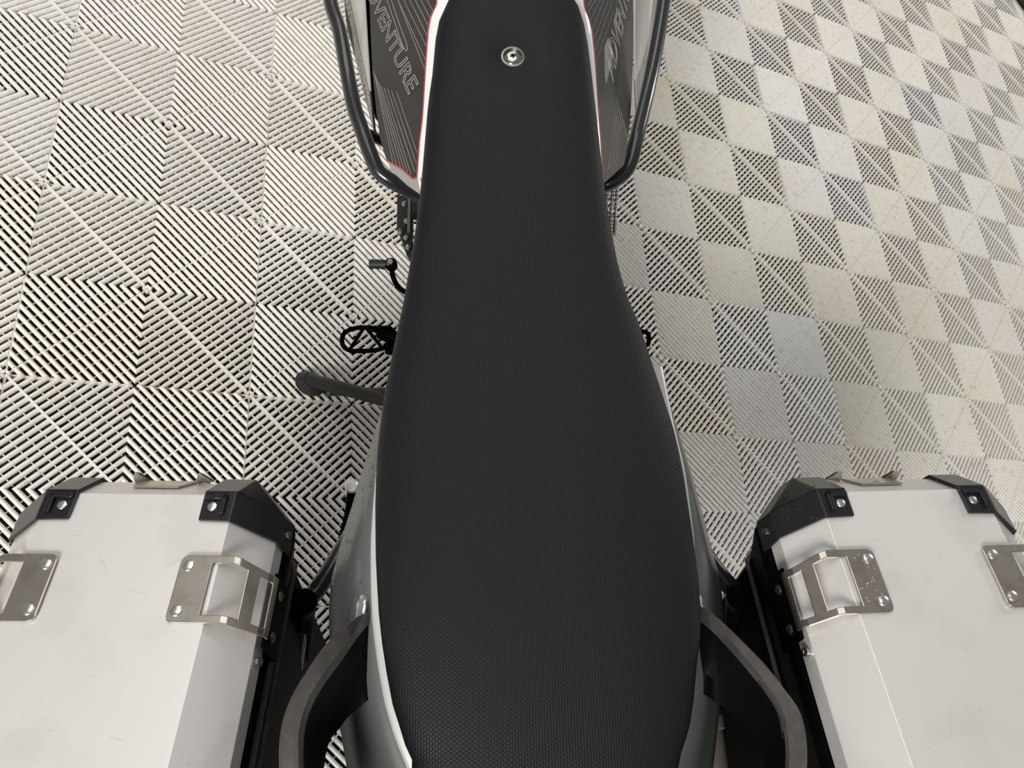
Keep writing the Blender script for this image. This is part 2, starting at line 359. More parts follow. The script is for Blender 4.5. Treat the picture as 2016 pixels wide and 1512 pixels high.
def boxv(x0, x1, y0, y1, z0, z1, V, Fc):
    b = len(V)
    V += [(x0, y0, z0), (x1, y0, z0), (x1, y1, z0), (x0, y1, z0), (x0, y0, z1), (x1, y0, z1), (x1, y1, z1), (x0, y1, z1)]
    Fc += [(b, b + 3, b + 2, b + 1), (b + 4, b + 5, b + 6, b + 7), (b, b + 1, b + 5, b + 4), (b + 1, b + 2, b + 6, b + 5), (b + 2, b + 3, b + 7, b + 6), (b + 3, b, b + 4, b + 7)]

def loft(name, rings, material, parent=None, smooth=True, close=True, cap=True, sharp=40):
    n = len(rings[0])
    V = [Vector(p) for r_ in rings for p in r_]
    Fc = []
    for i in range(len(rings) - 1):
        for k in range(n if close else n - 1):
            k2 = (k + 1) % n
            Fc.append((i * n + k, i * n + k2, (i + 1) * n + k2, (i + 1) * n + k))
    if cap and close:
        Fc.append(tuple(range(n)))
        Fc.append(tuple(range((len(rings) - 1) * n, len(rings) * n)))
    o = me_obj(name, V, Fc, material, parent, smooth=smooth)
    if smooth:
        o.data.set_sharp_from_angle(angle=math.radians(sharp))
    return o

def empty(name, M, label, cat, group=None):
    o = bpy.data.objects.new(name, None)
    col.objects.link(o)
    o.matrix_world = M
    o.empty_display_size = 0.1
    o['label'] = label
    o['category'] = cat
    if group:
        o['group'] = group
    return o

# ------------------------------------------------------------------ materials
M = {}
m = mat('floor_plastic', (0.8, 0.79, 0.75), 0.42)
b = m.node_tree.nodes['Principled BSDF']
geo = N(m, 'ShaderNodeNewGeometry')
oi = N(m, 'ShaderNodeObjectInfo')
n1 = N(m, 'ShaderNodeTexNoise', Scale=2.3, Detail=3.0)
L(m, geo.outputs['Position'], n1.inputs['Vector'])
r1 = N(m, 'ShaderNodeMapRange'); r1.inputs[1].default_value = .5; r1.inputs[2].default_value = .75
L(m, n1.outputs[0], r1.inputs[0])
mx1 = N(m, 'ShaderNodeMix', data_type='RGBA')
mx1.inputs[6].default_value = (1, 1, 1, 1)
mx1.inputs[7].default_value = (0.95, 0.93, 0.87, 1)
L(m, r1.outputs[0], mx1.inputs[0])
n2 = N(m, 'ShaderNodeTexNoise', Scale=60.0, Detail=6.0)
L(m, geo.outputs['Position'], n2.inputs['Vector'])
r2 = N(m, 'ShaderNodeMapRange'); r2.inputs[1].default_value = .56; r2.inputs[2].default_value = .8
L(m, n2.outputs[0], r2.inputs[0])
mx2 = N(m, 'ShaderNodeMix', data_type='RGBA', blend_type='MULTIPLY')
mx2.inputs[7].default_value = (0.72, 0.69, 0.60, 1)
L(m, r2.outputs[0], mx2.inputs[0]); L(m, mx1.outputs[2], mx2.inputs[6])
mx3 = N(m, 'ShaderNodeMix', data_type='RGBA', blend_type='MULTIPLY')
mx3.inputs[0].default_value = 1.0
L(m, mx2.outputs[2], mx3.inputs[6]); L(m, oi.outputs['Color'], mx3.inputs[7])
L(m, mx3.outputs[2], b.inputs['Base Color'])
M['floor'] = m

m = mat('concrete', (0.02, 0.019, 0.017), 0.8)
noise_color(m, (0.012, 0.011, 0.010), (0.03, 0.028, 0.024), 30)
M['concrete'] = m

# woven-look vinyl of the seat: rows of small dashes standing proud
m = mat('seat_vinyl', (0.0055, 0.0055, 0.007), 0.50, spec=0.32)
b = m.node_tree.nodes['Principled BSDF']
src = coords(m)
sep = N(m, 'ShaderNodeSeparateXYZ'); L(m, src, sep.inputs[0])
def mth(op, a, bb=None, c=None):
    n = N(m, 'ShaderNodeMath', operation=op)
    for i, q in enumerate((a, bb, c)):
        if q is None:
            continue
        if isinstance(q, (int, float)):
            n.inputs[i].default_value = q
        else:
            L(m, q, n.inputs[i])
    return n.outputs[0]
px_, py_ = 0.00245, 0.0036
colx = mth('DIVIDE', sep.outputs[0], px_)
ci = mth('FLOOR', colx)
ridge = mth('POWER', mth('SINE', mth('MULTIPLY', mth('FRACT', colx), math.pi)), 1.5)
dash = mth('SINE', mth('MULTIPLY', mth('ADD', mth('DIVIDE', sep.outputs[1], py_), mth('MULTIPLY', ci, 0.5)), 2 * math.pi))
dash = mth('MULTIPLY_ADD', dash, 0.34, 0.66)
hgt = mth('MULTIPLY', ridge, dash)
nz = N(m, 'ShaderNodeTexNoise', Scale=900.0, Detail=2.0); L(m, src, nz.inputs['Vector'])
hh = mth('ADD', hgt, mth('MULTIPLY', nz.outputs[0], 0.3))
bp = N(m, 'ShaderNodeBump', Strength=0.42, Distance=0.0006)
L(m, hh, bp.inputs['Height']); L(m, bp.outputs[0], b.inputs['Normal'])
rr = N(m, 'ShaderNodeMapRange'); rr.inputs[3].default_value = .62; rr.inputs[4].default_value = .40
L(m, hgt, rr.inputs[0]); L(m, rr.outputs[0], b.inputs['Roughness'])
M['vinyl'] = m

m = mat('brushed_aluminium', (0.84, 0.82, 0.79), 0.42, 0.45)
mx, nn = noise_color(m, (0.86, 0.845, 0.82), (0.72, 0.695, 0.655), 9, .52, .78, 6)
n3 = N(m, 'ShaderNodeTexNoise', Scale=55.0, Detail=8.0, Roughness=0.7); L(m, coords(m), n3.inputs['Vector'])
r3 = N(m, 'ShaderNodeMapRange'); r3.inputs[1].default_value = .66; r3.inputs[2].default_value = .74
L(m, n3.outputs[0], r3.inputs[0])
mx4 = N(m, 'ShaderNodeMix', data_type='RGBA'); mx4.inputs[7].default_value = (0.50, 0.46, 0.42, 1)
L(m, r3.outputs[0], mx4.inputs[0]); L(m, mx.outputs[2], mx4.inputs[6])
L(m, mx4.outputs[2], m.node_tree.nodes['Principled BSDF'].inputs['Base Color'])
noise_bump(m, 220, .12, .0006)
M['alu'] = m

m = mat('aluminium_scuff', (0.66, 0.63, 0.59), 0.6, 0.3)
M['scuff'] = m  # dull grey rub marks
m = mat('stainless_plate', (0.60, 0.55, 0.49), 0.30, 1.0)
noise_color(m, (0.62, 0.57, 0.51), (0.50, 0.45, 0.39), 60, .45, .75)
noise_bump(m, 400, .08, .0004)
M['steel'] = m
M['rivet'] = mat('rivet_metal', (0.80, 0.78, 0.75), 0.28, 1.0)
m = mat('black_gloss_plastic', (0.014, 0.014, 0.017), 0.24)
noise_bump(m, 500, .1, .0003)
M['gloss_black'] = m
m = mat('black_satin', (0.003, 0.003, 0.0035), 0.36, spec=0.05)
M['black'] = m
m.node_tree.nodes['Principled BSDF'].inputs['IOR'].default_value = 1.14
M['satin_grey'] = mat('satin_grey', (0.022, 0.022, 0.024), 0.5)
m = mat('powder_coat', (0.022, 0.022, 0.026), 0.22, 0.0, 0.4)
M['powder'] = m
m = mat('grab_rail_coat', (0.060, 0.056, 0.053), 0.42)
noise_color(m, (0.05, 0.047, 0.045), (0.085, 0.078, 0.072), 70, .45, .75, 8)
noise_bump(m, 1500, .25, .0002)
M['rail'] = m
m = mat('rail_web', (0.004, 0.004, 0.005), 0.4, spec=0.16)
noise_bump(m, 900, .2, .0002)
m.node_tree.nodes['Principled BSDF'].inputs['IOR'].default_value = 1.2
M['web'] = m
m = mat('silver_paint', (0.165, 0.17, 0.17), 0.36, 0.5, 0.15)
M['silver'] = m
M['silver_light'] = mat('silver_edge', (0.72, 0.73, 0.72), 0.32, 0.35, 0.4)
M['glint_silver'] = mat('glint_silver', (0.70, 0.71, 0.70), 0.16, 0.8)  # bright silver, paints the highlight where the grab rails start
M['white'] = mat('white_paint', (0.93, 0.935, 0.92), 0.25, 0.0, 0.8)
m = mat('dark_graphic', (0.018, 0.0165, 0.015), 0.30, 0.0, 0.15, 0.35)
m.node_tree.nodes['Principled BSDF'].inputs['Coat Roughness'].default_value = 0.06
M['graphic'] = m
M['red'] = mat('red_line', (0.50, 0.02, 0.05), 0.3, 0.0, 0.5)
M['stripe'] = mat('grey_print', (0.24, 0.23, 0.21), 0.3, 0.0, 0.6)
M['print_light'] = mat('silver_print', (0.36, 0.35, 0.34), 0.3, 0.0, 0.6)
M['beige'] = mat('pale_plastic', (0.60, 0.57, 0.53), 0.3, 0.0, 0.4)
M['smoke'] = mat('smoky_plastic', (0.045, 0.041, 0.037), 0.28, 0.0, 0.5)
M['lip'] = mat('pale_grey_plastic', (0.36, 0.345, 0.32), 0.35, 0.0, 0.4)
M['chrome'] = mat('chrome', (0.52, 0.52, 0.48), 0.16, 1.0)
m = mat('exhaust_metal', (0.42, 0.39, 0.35), 0.42, 0.6)
noise_color(m, (0.44, 0.41, 0.37), (0.34, 0.29, 0.25), 20, .4, .7)
M['exhaust'] = m
M['rubber'] = mat('rubber', (0.018, 0.018, 0.02), 0.5)
M['hose_rubber'] = mat('hose_rubber', (0.012, 0.012, 0.014), 0.4)
M['washer'] = mat('zinc_washer', (0.26, 0.265, 0.25), 0.36, 1.0)

# ------------------------------------------------------------------ floor: slab and ribbed drainage tiles
V, Fc = [], []
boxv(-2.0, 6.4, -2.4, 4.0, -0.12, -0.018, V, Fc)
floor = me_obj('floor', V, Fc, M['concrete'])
floor['kind'] = 'structure'
floor['label'] = 'dark floor slab under white ribbed drainage tiles'

def tile_mesh():
    V, Fc = [], []
    p = 0.2 / 10.8
    h = 0.0057
    prof = [(-h * .62, -0.0140), (-h, -0.0066), (-.84 * h, -0.0034), (-.55 * h, -0.0012), (-.2 * h, -0.0001), (.2 * h, -0.0001), (.55 * h, -0.0012), (.84 * h, -0.0034), (h, -0.0066), (h * .62, -0.0140)]
    H = 0.2 - 0.0004

    def put(pts, faces, sx_, sy_):
        b_ = len(V)
        V.extend([(x * sx_, y * sy_, z) for x, y, z in pts])
        for f in faces:
            f = [b_ + i for i in f]
            Fc.append(tuple(f if sx_ * sy_ > 0 else reversed(f)))

    def strip(sections, sx_, sy_):
        n = len(sections[0])
        pts = [q for s in sections for q in s]
        fs = []
        for i in range(len(sections) - 1):
            for k in range(n - 1):
                fs.append((i * n + k, i * n + k + 1, (i + 1) * n + k + 1, (i + 1) * n + k))
        fs.append(tuple(range(n)))
        fs.append(tuple(reversed(range((len(sections) - 1) * n, len(sections) * n))))
        put(pts, fs, sx_, sy_)

    for sx_ in (1, -1):
        for sy_ in (1, -1):
            slit = sx_ * sy_ > 0
            for side in (0, 1):
                for k in range(1, 11):
                    c = (k + .3) * p
                    A_, B_ = [], []
                    for ds, z in prof:
                        s = c + ds
                        # ends of the rib on the two edges of the quadrant
                        e = 0.0
                        a0, b0 = s, e
                        a1, b1 = e, s
                        if side:
                            a0, b0, a1, b1 = H - a0, H - b0, H - a1, H - b1
                        A_.append((a0, b0, z)); B_.append((a1, b1, z))
                    if slit:
                        mid1, mid2 = [], []
                        g = 0.0009
                        for (q0, q1) in zip(A_, B_):
                            mx_, my_ = (q0[0] + q1[0]) / 2, (q0[1] + q1[1]) / 2
                            dx, dy = q1[0] - q0[0], q1[1] - q0[1]
                            l_ = math.hypot(dx, dy); dx /= l_; dy /= l_
                            mid1.append((mx_ - dx * g, my_ - dy * g, q0[2])); mid2.append((mx_ + dx * g, my_ + dy * g, q0[2]))
                        strip([A_, mid1], sx_, sy_); strip([mid2, B_], sx_, sy_)
                    else:
                        strip([A_, B_], sx_, sy_)
            # cross bars under the ribs, running across them
            for mm in range(-6, 7):
                t = mm * 0.4 / 13
                s0 = abs(t) + .6 * p; s1 = 0.4 - abs(t) - .6 * p
                w = 0.0008
                top = -0.0098
                if mm == 0:
                    w = 0.0017 if not slit else 0.0011
                    top = 0.0002 if not slit else -0.0055
                c0 = Vector(((s0 + t) / 2, (s0 - t) / 2, 0)); c1 = Vector(((s1 + t) / 2, (s1 - t) / 2, 0))
                nrm = Vector((-1, 1, 0)).normalized() * w
                pts = []
                for c_ in (c0, c1):
                    pts += [(c_.x - nrm.x, c_.y - nrm.y, -0.014), (c_.x - nrm.x, c_.y - nrm.y, top), (c_.x + nrm.x, c_.y + nrm.y, top), (c_.x + nrm.x, c_.y + nrm.y, -0.014)]
                put(pts, [(0, 4, 5, 1), (1, 5, 6, 2), (2, 6, 7, 3), (0, 1, 2, 3), (4, 7, 6, 5)], sx_, sy_)
            # webs closing the gaps along the quadrant's four edges
            wv = 0.0010
            for (x0, x1, y0, y1) in ((H - wv, H, .003, H - .008), (.003, H - .008, H - wv, H)):
                z1, z0 = -0.0070, -0.0170
                put([(x0, y0, z0), (x1, y0, z0), (x1, y1, z0), (x0, y1, z0), (x0, y0, z1), (x1, y0, z1), (x1, y1, z1), (x0, y1, z1)],
                    [(4, 5, 6, 7), (0, 1, 5, 4), (1, 2, 6, 5), (2, 3, 7, 6), (3, 0, 4, 7)], sx_, sy_)
            # star at the diamond centre and quarter stars at the corners
            q = 0.44 * p
            for side in (0, 1):
                pts = []
                for (x, y, z) in ((0.0016, 0, -.012), (q * 1.05, 0, -.012), (q * .52, q * .52, -.012), (0, q * 1.05, -.012), (0, 0.0016, -.012),
                                  (0.0016, 0, -.0015), (q * 1.04, 0, -.0008), (q * .52, q * .52, -.0004), (0, q * 1.04, -.0008), (0, 0.0016, -.0015)):
                    if side:
                        x, y = H - x, H - y
                    pts.append((x, y, z))
                fs = [(5, 6, 7), (5, 7, 9), (7, 8, 9), (1, 2, 7, 6), (2, 3, 8, 7), (0, 4, 9, 5)]
                if side:
                    pass
                put(pts, fs, sx_, sy_)
    me = bpy.data.meshes.new('floor_tile')
    me.from_pydata(V, [], Fc)
    me.materials.append(M['floor'])
    return me

tme = tile_mesh()
tints = {(5, 0): (0.93, 0.915, 0.83), (6, 0): (.98, .965, .89), (5, 1): (.98, .95, .88), (4, 1): (.95, .94, .86), (4, 2): (.93, .92, .84), (3, 1): (.96, .95, .9),
         (4, 0): (.98, .98, .98), (3, 2): (.9, .88, .78)}
for i in range(-4, 16):
    for j in range(-4, 9):
        o = bpy.data.objects.new('floor_tile', tme)
        col.objects.link(o)
        o.parent = floor
        o.location = (i * 0.4, j * 0.4, 0)
        c = tints.get((i, j))
        if c is None:
            q = random.uniform(.93, 1.0)
            yel = random.uniform(.03, .10)
            c = (q, q * (1 - .3 * yel), q * (1 - yel))
        o.color = (c[0], c[1], c[2], 1)

# ------------------------------------------------------------------ motorcycle
BIKE = Matrix(((0.9315512578935956, 0.0517032595276452, -0.3599153051359123, 0.73845),
               (-0.048228742778832046, 0.9986624920133013, 0.018633717174957078, 0.0),
               (0.3603973394558194, 0.0, 0.9327988838507297, 0.0),
               (0, 0, 0, 1)))
bike = empty('motorcycle', BIKE, 'motorcycle with a long black textured seat, leaning on its side stand', 'motorcycle')

# ---- seat: cross-sections lofted from front to back
def seat_ring(y, xl, xr, z, crown, n=44, shrink=1.0):
    c = (xl + xr) / 2; hw = (xr - xl) / 2 * shrink
    pts = []
    for k in range(n + 1):
        a = math.pi * k / n
        s = math.cos(a)
        e = 2.0 / 3.0
        xx = math.copysign(abs(s) ** e, s) * hw
        zz = (math.sin(a) ** (0.62)) * crown
        pts.append((c + xx, y, z + zz))
    for f, dz in ((1.0, -.012), (.985, -.03), (.955, -.055), (.90, -.062)):
        pts.append((c - hw * f, y, z + dz))
    for f, dz in ((.90, -.062), (.955, -.055), (.985, -.03), (1.0, -.012)):
        pts.append((c + hw * f, y, z + dz))
    return pts

def crown_at(y):
    return 0.030 + 0.012 * max(0, min(1, (-.35 - y) / .25))

rings = []
S = D['seat']
sc = Vector(D['screw'])
def dimple(pts):
    out = []
    for x, y, z in pts:
        d = math.hypot(x - sc.x, y - sc.y)
        if z > 0.86:
            z -= 0.010 * math.exp(-(d / 0.025) ** 2)
        out.append((x, y, z))
    return out
# denser rings near the screw for a round dimple
dense = []
for i in range(len(S) - 1):
    y0, a0, b0, z0 = S[i]; y1, a1, b1, z1 = S[i + 1]
    near = (y0 + y1) / 2 > sc.y - .09
    nn_ = 5 if near else 1
    for k in range(nn_):
        t = k / nn_
        dense.append((y0 + (y1 - y0) * t, a0 + (a1 - a0) * t, b0 + (b1 - b0) * t, z0 + (z1 - z0) * t))
dense.append(S[-1])
y, a, b_, z = dense[0]
for t in (0.0, .25, .5, .75, .92):
    an = t * math.pi / 2
    rings.append(seat_ring(y - .024 * math.cos(an), a, b_, z - .02 * (1 - math.sin(an)), crown_at(y) * (.25 + .75 * math.sin(an)), shrink=.80 + .20 * math.sin(an)))
for (y, a, b_, z) in dense:
    rings.append(dimple(seat_ring(y, a, b_, z, crown_at(y))))
y, a, b_, z = dense[-1]
for t in (.2, .45, .7, .9, 1.0):
    an = t * math.pi / 2
    rings.append(seat_ring(y + .022 * math.sin(an), a, b_, z - .02 * (1 - math.cos(an)), crown_at(y) * (.15 + .85 * math.cos(an)), shrink=.72 + .28 * math.cos(an)))
seat = loft('seat', rings, M['vinyl'], bike, sharp=70)
seat['label'] = 'long black seat in finely dimpled vinyl'

def seat_z(x, y):
    y0 = min(dense, key=lambda q: abs(q[0] - y))
    c = (y0[1] + y0[2]) / 2; hw = (y0[2] - y0[1]) / 2
    s = min(1, abs((x - c) / hw))
    s = s ** 1.5
    a_ = math.acos(s)
    return y0[3] + crown_at(y) * math.sin(a_) ** .62

zt = seat_z(sc.x, sc.y) - .0092
# the seat rises forward here, so the screw tilts back a little
Ms = frame_z((sc.x, sc.y, zt), (0, -.13, 1))
scr = lathe('seat_screw', [(0.0146, -.004), (0.0150, .0), (0.0142, .0026), (0.0118, .0030), (0.0108, .0014), (0.0104, .0006)], M['washer'], seat, 40, Ms)
head = lathe('screw_head', [(0.0102, -.002), (0.0102, .0012), (0.0085, .0026), (0.0055, .0035), (0.0028, .0037)], M['chrome'], seat, 36, Ms)
V, Fc = [], []
for k in range(4):
    a = math.radians(45 + 90 * k - 25)
    ca, sa = math.cos(a), math.sin(a)
    for (r_, w_) in ((0.0, .0011), (.0034, .0006)):
        V += [Ms @ Vector((ca * r_ - sa * w_, sa * r_ + ca * w_, .0039)), Ms @ Vector((ca * r_ + sa * w_, sa * r_ - ca * w_, .0039))]
    Fc.append((4 * k, 4 * k + 1, 4 * k + 3, 4 * k + 2))
o = me_obj('screw_recess', V, Fc, M['black'], seat)
solid(o, .0005)

# ---- tank side panels with printed graphics
def poly_panel(name, pts, material, parent, t=.003, bev=.0008, up=0.0):
    P = [Vector(p) for p in pts]
    n = Vector((0, 0, 0))
    for i in range(len(P)):
        n += P[i].cross(P[(i + 1) % len(P)])
    n.normalize()
    if n.z < 0:
        n = -n
    k = len(P)
    V = [p + n * up for p in P] + [p + n * (up - t) for p in P]
    Fc = [tuple(range(k)), tuple(range(2 * k - 1, k - 1, -1))] + [(i, (i + 1) % k, k + (i + 1) % k, k + i) for i in range(k)]
    o = me_obj(name, V, Fc, material, parent)
    if bev:
        bevel(o, bev, 2)
    return o, n

def ribbon(name, pts, w, material, parent, n, up=.0006, t=.0006):
    P = catmull(pts, 4)
    V, Fc = [], []
    for i, p in enumerate(P):
        a = P[max(0, i - 1)]; c = P[min(len(P) - 1, i + 1)]
        d = (c - a).normalized(); s = d.cross(n).normalized() * w / 2
        V += [p + s + n * up, p - s + n * up, p - s + n * (up - t), p + s + n * (up - t)]
    for i in range(len(P) - 1):
        for k in range(4):
            k2 = (k + 1) % 4
            Fc.append((4 * i + k, 4 * i + k2, 4 * i + 4 + k2, 4 * i + 4 + k))
    Fc.append((0, 1, 2, 3)); q = 4 * (len(P) - 1)
    Fc.append((q, q + 1, q + 2, q + 3))
    return me_obj(name, V, Fc, material, parent)

def lettering(text, fr, n, parent, count, size_w, spacing, weight, fliplabel):
    """outlined word lying on the panel. fr = origin, reading vector, up vector"""
    o0, xv, uv = [Vector(q) for q in fr]
    xd = xv.normalized()
    ud = (uv - xd * uv.dot(xd)).normalized()
    hgt_ = uv.length
    cu = bpy.data.curves.new('lettering', 'FONT')
    cu.body = text
    cu.size = 1.0
    cu.shear = 0.0
    cu.space_character = spacing
    cu.fill_mode = 'NONE'
    cu.bevel_depth = weight
    cu.bevel_resolution = 1
    cu.align_x = 'LEFT'
    cu.resolution_u = 4
    ob = bpy.data.objects.new('lettering', cu)
    col.objects.link(ob)
    bpy.context.view_layer.update()
    xs = [c_[0] for c_ in ob.bound_box]; ys_ = [c_[1] for c_ in ob.bound_box]
    wid = max(xs) - min(xs); hh_ = max(ys_) - min(ys_)
    x0_, y0_ = min(xs), min(ys_)
    dg = bpy.context.evaluated_depsgraph_get()
    me = bpy.data.meshes.new_from_object(ob.evaluated_get(dg))
    bpy.data.objects.remove(ob)
    total = size_w
    for v in me.vertices:
        fx = (v.co.x - x0_) / wid * total
        fy = (v.co.y - y0_) / hh_ * hgt_
        v.co = o0 + xd * fx + ud * (fy) + xd * (fy * 0.22) + n * (.0004 + max(0, v.co.z) * .02)
    me.materials.clear()
    me.materials.append(M['print_light'])
    ob = bpy.data.objects.new('lettering', me)
    col.objects.link(ob)
    ob.parent = parent
    return ob

def rim(name, pairs, material, parent, t=.012):
    rg = []
    for o_, i_ in pairs:
        o_, i_ = Vector(o_), Vector(i_)
        m_ = (o_ + i_) / 2 + Vector((0, 0, .0025))
        dn = Vector((0, 0, -t))
        rg.append([o_ + Vector((0, 0, -.001)), o_ * .9 + i_ * .1 + Vector((0, 0, .002)), m_, i_, i_ + dn, o_ + dn])
    return loft(name, rg, material, parent, sharp=60)

def panel_side(key):
    p_, n_ = poly_panel('tank_panel', D['panel' + key], M['graphic'], bike, .004, .0)
    p_['label'] = 'dark grey tank panel with pinstripes and lettering'
    ribbon('red_line', D['red' + key], .0017, M['red'], p_, n_)
    Vs, Fs = [], []
    for a_, c_ in D['strip' + key]:
        a_, c_ = Vector(a_), Vector(c_)
        d_ = (c_ - a_).normalized(); s_ = d_.cross(n_).normalized() * .00055
        q = len(Vs)
        Vs += [a_ + s_ + n_ * .0003, a_ - s_ + n_ * .0003, c_ - s_ + n_ * .0003, c_ + s_ + n_ * .0003]
        Fs.append((q, q + 1, q + 2, q + 3))
    st_ = me_obj('pinstripes', Vs, Fs, M['stripe'], p_)
    return p_, n_

pL, nL = panel_side('L')
pR, nR = panel_side('R')
# the word runs from the front of the panel to the back on the left, the other way on the right
fr = D['textL']
e_ = Vector(fr[0]); back = Vector(fr[1])
tot = back.length * 9 / 6
start = e_ + back.normalized() * tot
lettering('ADVENTURE', (start, -back, fr[2]), nL, pL, 9, tot, 1.0, .024, False)
# long crossbar of the T over its neighbours
ribbon('letter_bar', D['tbar'], .0009, M['print_light'], pL, nL)
fr = D['textR']
lettering('ADVENTURE', fr, nR, pR, 9, Vector(fr[1]).length * 1.25, 1.0, .024, False)
f_, _ = poly_panel('letter_fill', D['Afill'], M['print_light'], pR, .0004, 0, up=.0005)
poly_panel('panel_lip', D['lipL'], M['lip'], bike, .005, .0012, up=.0)[0]['label'] = 'pale grey plastic lip'
o = rim('tank_rim', D['rimL'], M['white'], bike); o['label'] = 'glossy white rim beside the seat'
o = rim('tank_rim', D['rimR'], M['white'], bike)
# tank body between the rims, hidden partly by the seat
rg = []
for (oL, iL), (oR, iR) in zip(D['rimL'][:8], D['rimR'][:8]):
    a_, c_ = Vector(iL), Vector(iR)
    row = []
    for k in range(9):
        t = k / 8
        p_ = a_.lerp(c_, t); p_.z += .004 * math.sin(math.pi * t) + .0
        row.append(p_)
    row += [Vector((c_.x, c_.y, c_.z - .16)), Vector((a_.x, a_.y, a_.z - .16))]
    rg.append(row)
o = loft('fuel_tank', rg, M['white'], bike, sharp=50)
for key in ('L', 'R'):
    poly_panel('side_cover', D['beige' + key], M['beige'], bike, .004, .001)[0]['label'] = 'pale beige side cover'
    poly_panel('lower_cover', D['dark' + key], M['smoke'] if key == 'L' else M['lip'], bike, .004, .001)
poly_panel('inner_cover', D['grooveL'], M['black'], bike, .004, 0)

# ---- crash bars
for key in ('crashL', 'crashR'):
    o = tube('crash_bar', D[key], .0112, M['powder'], bike, seg=20)
    o['label'] = 'black tubular crash bar'
tube('crash_bar_stay', D['crashL2'], .0085, M['powder'], bike)

# ---- tail fairing: pale top strip, silver side
def yinterp(tab, y):
    tab = sorted(tab)
    if y <= tab[0][0]: return tab[0][1]
    for (y0, v0), (y1, v1) in zip(tab, tab[1:]):
        if y <= y1:
            return v0 + (v1 - v0) * (y - y0) / (y1 - y0)
    return tab[-1][1]
seat_tab = [(s[0], (s[2] - s[1]) / 2) for s in S]
ys = [-.44 - i * .011 for i in range(48)]
for sgn in (-1, 1):
    rg_top, rg_side = [], []
    for y in ys:
        st = yinterp(D['strip'], y); so = yinterp(D['tail_out'], y)
        so = max(so, st + .0005)
        sw = max(yinterp(seat_tab, y) if y > -.835 else .02, .02) - .02
        sw = min(sw, st - .012)
        zt_ = .800
        drop = (so - st)
        zo = zt_ - .012 - min(.085, drop * 1.75)
        rg_top.append([(sgn * sw, y, zt_ + .002), (sgn * (st - .004), y, zt_ + .001), (sgn * (st - .0008), y, zt_ - .0005), (sgn * st, y, zt_ - .003), (sgn * st, y, zt_ - .012), (sgn * sw, y, zt_ - .012)])
        mid = st + drop * .45
        side = [(sgn * (st - .002), y, zt_ - .004), (sgn * (st + drop * .25), y, zt_ - .010), (sgn * (st + drop * .55), y, zt_ - .012 - (zt_ - .012 - zo) * .38),
                (sgn * (st + drop * .85), y, zt_ - .012 - (zt_ - .012 - zo) * .78), (sgn * so, y, zo), (sgn * (so - .002), y, zo - .03), (sgn * (so - .012), y, zo - .075),
                (sgn * max(.02, st - .03), y, zo - .08), (sgn * max(.02, st - .03), y, zt_ - .014)]
        rg_side.append(side)
    loft('tail_edge', rg_top, M['silver_light'], bike, sharp=50)['label'] = 'pale silver edge strip along the seat'
    loft('tail_panel', rg_side, M['silver'], bike, sharp=50)['label'] = 'silver grey tail panel'
# bright bulges shaped as the highlight in each grab-rail recess, not real fittings
for p_ in D['glint']:
    q = Vector(p_)
    sg = -1 if q.x < 0 else 1
    rb = []
    Mb = frame_z(q, (sg * .8, .15, .6), (0, 1, 0))
    for t in range(7):
        a_ = t / 6 * math.pi / 2
        rb.append([Mb @ Vector((.019 * math.cos(a_) * math.cos(k * math.pi / 12), .014 * math.cos(a_) * math.sin(k * math.pi / 12), -.004 + .007 * math.sin(a_))) for k in range(24)])
    loft('rail_glint', rb[:-1], M['glint_silver'], bike, sharp=60)

# ---- grab rails
for key in ('grabL', 'grabR'):
    sg = -1 if key == 'grabL' else 1
    secs = D[key]
    O_ = catmull([s[0] for s in secs], 5); I_ = catmull([s[1] for s in secs], 5); B_ = catmull([s[2] for s in secs], 5)
    rg = []
    for o_, i_, q_ in zip(O_, I_, B_):
        rg.append([o_ + Vector((sg * .001, 0, -.035)), o_ + Vector((sg * .0012, 0, -.010)), o_ + Vector((sg * .0004, 0, -.002)), o_.lerp(i_, .12), o_.lerp(i_, .9), i_ + Vector((0, 0, -.0025)),
                   i_.lerp(q_, .10) + Vector((0, 0, -.002))])
    top = loft('grab_rail', rg, M['rail'], bike, sharp=45)
    top['label'] = 'dark grey textured grab rail'
    rg = []
    for o_, i_, q_ in zip(O_, I_, B_):
        rg.append([i_ + Vector((0, 0, -.004)), i_.lerp(q_, .35) + Vector((0, 0, -.006)), i_.lerp(q_, .7) + Vector((0, 0, -.006)), q_, q_ + Vector((sg * .003, 0, -.008)), o_ + Vector((0, 0, -.04))])
    w_ = loft('rail_web', rg, M['web'], top, sharp=45)

# ---- rider footpegs, shift lever, side stand, frame plate
def peg(key):
    e_ = tube('footpeg', D[key], .0042, M['black'], bike, seg=8, closed=True, sub=3)
    return e_
pg = peg('pegL')
pg['label'] = 'open black footpeg ring with two cross ribs'
for seg_ in D['pegL_bars']:
    tube('peg_rib', seg_, .0032, M['black'], pg, seg=8, sub=0)
